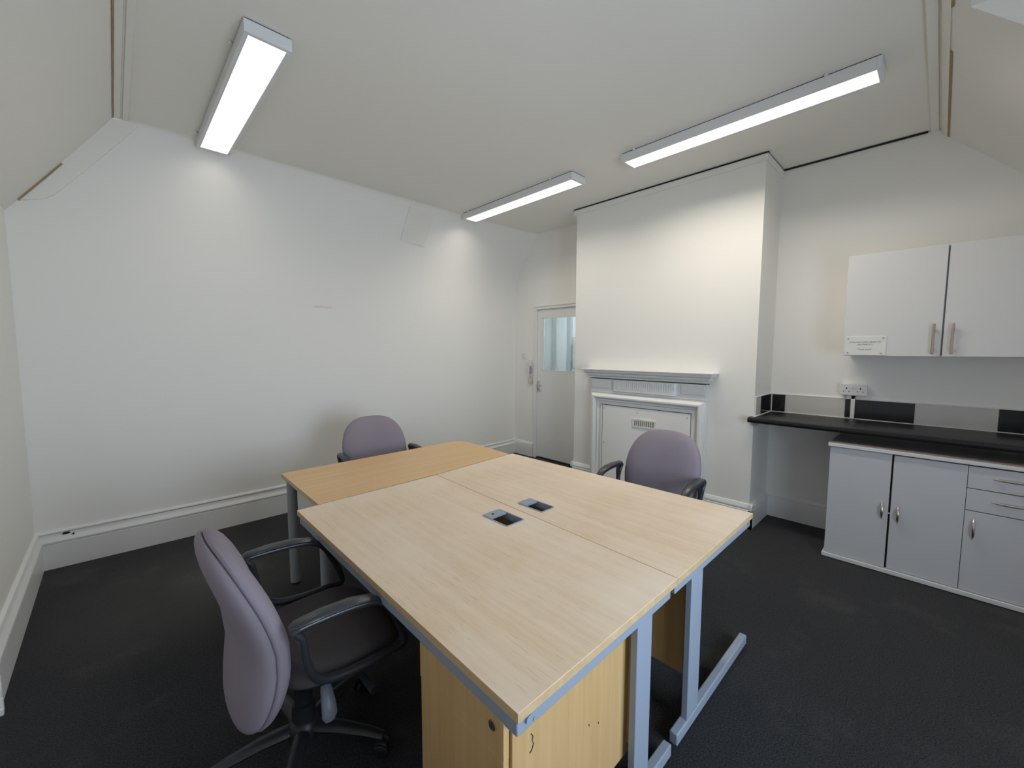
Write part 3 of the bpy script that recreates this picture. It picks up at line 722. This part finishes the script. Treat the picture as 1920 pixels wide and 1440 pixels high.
desk2 = bench_desk('office_desk', 'worn beech desk on the fireplace side with grey steel frame', D2,
    [(1.4005, .599), (2.250, .602), (2.209, 2.287), (1.465, 2.226)], (1.489, 1.592, 1.330, 1.508), None, (1.475, 2.285), (1.562, 1.668), (1.405, 2.246), 2.243, 2.205, False)
def pedestal(loc, label, flip):
    t = thing('drawer_pedestal', label, 'drawers', loc)
    def B(x0, x1, y0, y1, z0, z1):
        mb = MB()
        if flip: x0, x1 = 1.69+.62+.595-x1, 1.69+.62+.595-x0
        return mb.box(x0, x1, y0, y1, z0, z1)
    zt, zb = .656, .172
    B(.640, 1.210, .660, .678, zb, zt).build('side_panel', M['ped'], t, off=loc, bevel=.001)
    B(.640, 1.210, 1.022, 1.040, zb, zt).build('side_panel', M['ped'], t, off=loc, bevel=.001)
    B(1.195, 1.212, .678, 1.022, zb, zt).build('back_panel', M['ped'], t, off=loc)
    B(.645, 1.195, .678, 1.022, zb, zb+.016).build('bottom_panel', M['ped'], t, off=loc)
    B(.645, 1.195, .678, 1.022, zt-.016, zt).build('top_panel', M['ped'], t, off=loc)
    d1 = B(.618, .636, .668, 1.040, .5440, zt-.002).build('drawer', M['ped'], t, off=loc)
    d2 = B(.618, .636, .668, 1.036, zb+.004, .5425).build('drawer', M['ped'], t, off=loc, bevel=.001)
    lx = .618 if not flip else 1.69+.62+.595-.618
    lk = MB()
    if not flip: lk.cyl((lx-.004, .706, .618), .0125, .006, 0, 18).build('lock', M['chrome'], d1, off=loc)
    else: lk.cyl((lx-.002, .706, .618), .0125, .006, 0, 18).build('lock', M['chrome'], d1, off=loc)
    lk2 = MB().box(lx-(.0046 if not flip else -.0040), lx-(.004 if not flip else -.0046), .7035, .7085, .611, .625).build('keyway', M['slot'], d1, off=loc)
    return t
p1 = pedestal((.92, .85, 0), 'beech drawer pedestal with lock hung under the nearest desk corner', False)
# scuff marks on the near pedestal side
for pts in ([(.705, .568), (.712, .556), (.709, .548), (.714, .535), (.708, .522), (.700, .518)], [(.955, .425), (.958, .418)], [(1.005, .40), (1.007, .392)]):
    MB().tube([(x, .6595, z) for x, z in pts], .0014, 5).build('scuff_mark', M['hole'], p1, off=(.92, .85, 0))
# third desk: clean beech, round legs, rounded far corner
D3 = (1.45, 2.58, 0)
d3 = thing('meeting_desk', 'cleaner orange beech desk with round grey legs by the white wall', 'desk', D3)
a_ = [(.728, 2.2125), (2.178, 2.294), (2.200, 2.80)]
a_ += bez((2.204, 2.83), (2.205, 2.945), (2.09, 2.948), 6)
a_ += [(.743, 2.943)]
# the near edge follows the far edges of the two worn desks
a_[0:2] = [(.726, 2.2125), (1.464, 2.233), (2.176, 2.292)]
MB().prism(a_, ZT_-.024, ZT_+.001).build('desktop', M['beech3'], d3, off=D3, bevel=.0015, edge=M['edge'])
for x, y in ((.783, 2.868), (.79, 2.315), (2.10, 2.83), (2.08, 2.36)):
    lg = MB().cyl((x, y, .012), .030, ZT_-.024-.012, 2, 24).build('leg', M['legs'], d3, off=D3)
    MB().cyl((x, y, 0), .026, .014, 2, 20).build('leg_foot', M['black'], lg, off=D3)
MB().box(.80, 2.08, 2.845, 2.870, .655, .700).build('frame_rail', M['legs'], d3, off=D3)
MB().box(.775, .800, 2.34, 2.84, .655, .700).build('frame_rail', M['legs'], d3, off=D3)

# ------------------------------------------------------------------ office chairs (local: faces +x, star base on origin)
def make_chair():
    r = thing('office_chair', 'x', 'chair', (0, 0, 0), 0, 'mauve fabric office chairs around the desks')
    # --- backrest
    a, b_, zc = .272, .325, .640
    def outline(th, rad):
        c, s_ = math.cos(th), math.sin(th); n = 2.75 if s_ > 0 else 2.9
        y = a*math.copysign(abs(c)**(2/n), c)*rad; z = b_*math.copysign(abs(s_)**(2/n), s_)*rad
        zz = zc+z
        y *= 1-.05*max(0, (.80-zz)/.45)**1.5
        return y, zz
    def spine(y, z):    # x of the middle surface: lumbar bulge, top leaning back, edges wrapping forward
        K = ((.29, -.205), (.42, -.182), (.54, -.165), (.64, -.166), (.76, -.197), (.86, -.231), (1.0, -.276))
        z = min(.999, max(.291, z))
        for (z0, x0), (z1, x1) in zip(K, K[1:]):
            if z0 <= z <= z1: break
        i = K.index((z0, x0)); t = (z-z0)/(z1-z0)
        sl_ = lambda j: (K[min(j+1, len(K)-1)][1]-K[max(j-1, 0)][1])/(K[min(j+1, len(K)-1)][0]-K[max(j-1, 0)][0])
        h = z1-z0; m0, m1 = sl_(i)*h, sl_(i+1)*h
        x = (2*t**3-3*t*t+1)*x0+(t**3-2*t*t+t)*m0+(-2*t**3+3*t*t)*x1+(t**3-t*t)*m1
        return x+.42*y*y
    NS, rad = 56, [0, .2, .4, .58, .72, .83, .91, .96, .99, 1.0]
    def cushion(tf, sgn, rim, rimr):
        mb = MB()
        for q in rad:
            for k_ in range(NS):
                y, z = outline(2*PI*k_/NS, q*rimr)
                mb.v.append((spine(y, z)+rim+sgn*tf*(max(0, 1-q**5))**.5, y, z))
        for q, dx in ((.985, -.35), (.95, -.5)):
            for k_ in range(NS):
                y, z = outline(2*PI*k_/NS, q*rimr); mb.v.append((spine(y, z)+rim+sgn*tf*dx*.4, y, z))
        R_ = len(rad)+2
        for i in range(R_-1):
            for k_ in range(NS):
                l = (k_+1) % NS; mb.f.append((i*NS+k_, i*NS+l, (i+1)*NS+l, (i+1)*NS+k_))
        mb.f.append(tuple((R_-1)*NS+k_ for k_ in range(NS)))
        return mb
    # merge the centre ring by remove-doubles
    def fin(mb, name, m_, **kw):
        o = mb.build(name, m_, r, smooth=50, **kw)
        bm = bmesh.new(); bm.from_mesh(o.data); bmesh.ops.remove_doubles(bm, verts=bm.verts, dist=1e-5); bmesh.ops.recalc_face_normals(bm, faces=bm.faces); bm.to_mesh(o.data); bm.free()
        o.data.shade_smooth(); return o
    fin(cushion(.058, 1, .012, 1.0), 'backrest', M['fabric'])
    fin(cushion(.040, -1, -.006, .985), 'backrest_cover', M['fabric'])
    # --- seat
    sx, sa, sb_ = .10, .238, .250
    def so_(th, q):
        c, s_ = math.cos(th), math.sin(th); n = 3.1
        return sx+sa*q*math.copysign(abs(c)**(2/n), c), sb_*q*math.copysign(abs(s_)**(2/n), s_)
    st_ = MB(); NR = [0, .25, .5, .7, .84, .93, .98, 1.0]
    for q in NR:
        for k_ in range(NS):
            x, y = so_(2*PI*k_/NS, q)
            z = .445+.048*(max(0, 1-q**4.5))**.5 - .055*max(0, (x-.20)/.12)**2*.5 + .10*max(0, (-.02-x))**1.5 - .012*math.exp(-((x-.05)/.14)**2-(y/.15)**2)
            st_.v.append((x, y, z))
    for q, z in ((.985, .422), (.93, .408)):
        for k_ in range(NS):
            x, y = so_(2*PI*k_/NS, q); st_.v.append((x, y, z - .055*max(0, (x-.20)/.12)**2*.5))
    R_ = len(NR)+2
    for i in range(R_-1):
        for k_ in range(NS): l = (k_+1) % NS; st_.f.append((i*NS+k_, i*NS+l, (i+1)*NS+l, (i+1)*NS+k_))
    st_.f.append(tuple((R_-1)*NS+k_ for k_ in range(NS)))
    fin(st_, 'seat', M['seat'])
    pan = MB()
    for q, z in ((.90, .409), (.86, .388), (.55, .378)):
        for k_ in range(NS): x, y = so_(2*PI*k_/NS, q); pan.v.append((x, y, z))
    for i in range(2):
        for k_ in range(NS): l = (k_+1) % NS; pan.f.append((i*NS+k_, i*NS+l, (i+1)*NS+l, (i+1)*NS+k_))
    pan.f += [tuple(range(NS)), tuple(2*NS+k_ for k_ in range(NS))]
    pan.build('seat_pan', M['black'], r, smooth=40)
    # --- back bracket
    MB().tube([(.02, 0, .372), (-.12, 0, .360), (-.150, 0, .368), (-.172, 0, .40), (-.172, 0, .47)], [(.010, .034)]*5, 10, up=(0, 1, 0)).build('back_bracket', M['black'], r, smooth=50)
    # --- arms: closed loop with a broad pad on top
    ctrl = [(-.105, .690), (-.02, .693), (.07, .688), (.145, .672), (.20, .630), (.243, .545), (.268, .470), (.255, .446), (.20, .447), (.12, .447), (.03, .457), (-.030, .480), (-.062, .530), (-.078, .600), (-.086, .655)]
    def cr(P, n=4):     # closed catmull-rom
        out = []; m = len(P)
        for i in range(m):
            p0, p1, p2_, p3 = P[i-1], P[i], P[(i+1) % m], P[(i+2) % m]
            for j in range(n):
                t = j/n
                out.append(tuple(.5*((2*p1[q])+(-p0[q]+p2_[q])*t+(2*p0[q]-5*p1[q]+4*p2_[q]-p3[q])*t*t+(-p0[q]+3*p1[q]-3*p2_[q]+p3[q])*t**3) for q in (0, 1)))
        return out
    for s_ in (1, -1):
        lp = cr(ctrl)
        pts = [(x, s_*(.300-.018*max(0, (.60-z)/.15)), z) for x, z in lp]
        rd = []
        for x, z in lp:
            top = max(0, min(1, (z-.60)/.06)); rd.append((.015+.009*top, .0135-.002*top))
        arm_o = MB().tube(pts, rd, 10, closed=True, up=(0, 1, 0)) if False else MB()
        # section: wide across y, thin in the loop plane
        P = [Vector(p) for p in pts]; m = len(P); n = 12
        for i in range(m):
            t = (P[(i+1) % m]-P[i-1]).normalized(); sd = Vector((0, 1, 0)); nn = t.cross(sd).normalized()
            ra, rb = rd[i]
            for k_ in range(n):
                q = 2*PI*k_/n; c, s2 = math.cos(q), math.sin(q)
                arm_o.v.append(tuple(P[i]+sd*ra*math.copysign(abs(c)**.7, c)+nn*rb*math.copysign(abs(s2)**.7, s2)))
        for i in range(m):
            for k_ in range(n): l = (k_+1) % n; j = (i+1) % m; arm_o.f.append((i*n+k_, i*n+l, j*n+l, j*n+k_))
        ao = arm_o.build('armrest', M['arm'], r, smooth=60)
        pad = MB(); pp = [(-.118, .698), (-.10, .702), (-.02, .706), (.07, .701), (.14, .686), (.175, .664)]
        pad.tube([(x, s_*.300, z) for x, z in pp], [(.014, .006), (.024, .011), (.027, .011), (.027, .011), (.024, .010), (.016, .006)], 12, up=(0, 0, 1))
        pad.build('arm_pad', M['arm'], ao, smooth=60)
        MB().tube([(.06, s_*.10, .392), (.10, s_*.20, .385), (.11, s_*.281, .43), (.11, s_*.285, .452)], [(.025, .009)]*4, 8).build('arm_bracket', M['black'], ao, smooth=50)
    # --- mechanism, column, levers
    MB().box(-.07, .13, -.075, .075, .335, .388).build('tilt_mechanism', M['black'], r, bevel=.012)
    MB().lathe([(.042, .11), (.040, .20), (.033, .205), (.030, .34)]).build('gas_column', M['black'], r, smooth=40)
    MB().tube([(.02, -.07, .36), (.02, -.19, .365)], .007, 8).build('lever_rod', M['chrome'], r)
    MB().tube([(.015, -.185, .392), (.012, -.21, .375), (.010, -.235, .34), (.008, -.248, .305), (.008, -.250, .288)], [(.012, .010), (.020, .013), (.024, .015), (.026, .015), (.016, .008)], 12, up=(0, 1, 0)).build('tilt_paddle', M['paddle'], r, smooth=60)
    MB().tube([(.10, -.06, .37), (.13, -.24, .372)], .006, 8).tube([(.128, -.235, .372), (.140, -.31, .355)], [.012, .018], 10).build('height_lever', M['black'], r)
    # --- star base
    MB().lathe([(.030, .055), (.055, .065), (.058, .115), (.046, .135), (.040, .14)]).build('base_hub', M['black'], r, smooth=40)
    for k_ in range(5):
        q = math.radians(25+72*k_); c, s_ = math.cos(q), math.sin(q)
        pts = [(.04*c, .04*s_, .105), (.14*c, .14*s_, .104), (.24*c, .24*s_, .090), (.305*c, .305*s_, .075)]
        lg = MB().tube(pts, [(.030, .022), (.027, .020), (.022, .016), (.019, .013)], 8).build('base_leg', M['black'], r, smooth=50)
        cs = MB(); cx_, cy_ = .300*c, .300*s_
        px, py = -s_, c
        for e in (-1, 1):
            ctr = Vector((cx_, cy_, .026)); ax = Vector((px, py, 0))
            cs.tube([ctr+ax*e*.008, ctr+ax*e*.010, ctr+ax*e*.022, ctr+ax*e*.025], [.020, .026, .026, .020], 16)
        cs.tube([(cx_, cy_, .045), (cx_, cy_, .078)], .008, 8)
        cs.tube([(cx_-.02*c, cy_-.02*s_, .050), (cx_, cy_, .057), (cx_+.02*c, cy_+.02*s_, .048)], [(.020, .006)]*3, 8)
        cs.build('castor', M['black'], lg, smooth=50)
    return r
ch1 = make_chair()
ch1.location = (.447, 1.603, 0); ch1.rotation_euler = (0, 0, math.radians(.5))
ch1['label'] = 'mauve office chair nearest the camera, seen from behind at the left of the desks'
ch2 = copy_tree(ch1); ch2.location = (1.545, 3.15, 0); ch2.rotation_euler = (0, 0, math.radians(-96))
ch2['label'] = 'mauve office chair behind the orange desk, in front of the white wall'
ch3 = copy_tree(ch1); ch3.location = (2.58, 1.315, 0); ch3.rotation_euler = (0, 0, math.radians(180))
ch3['label'] = 'mauve office chair in front of the fireplace, facing the desks'

# the near chair has its backrest set lower than the others
for ch in ch1.children:
    if ch.name.split('.')[0] in ('backrest', 'backrest_cover'):
        ch.location = (-.010, 0, -.034)
for ch in ch3.children:      # its castors stand turned differently
    if ch.name.split('.')[0] == 'base_leg': ch.rotation_euler = (0, 0, math.radians(22))
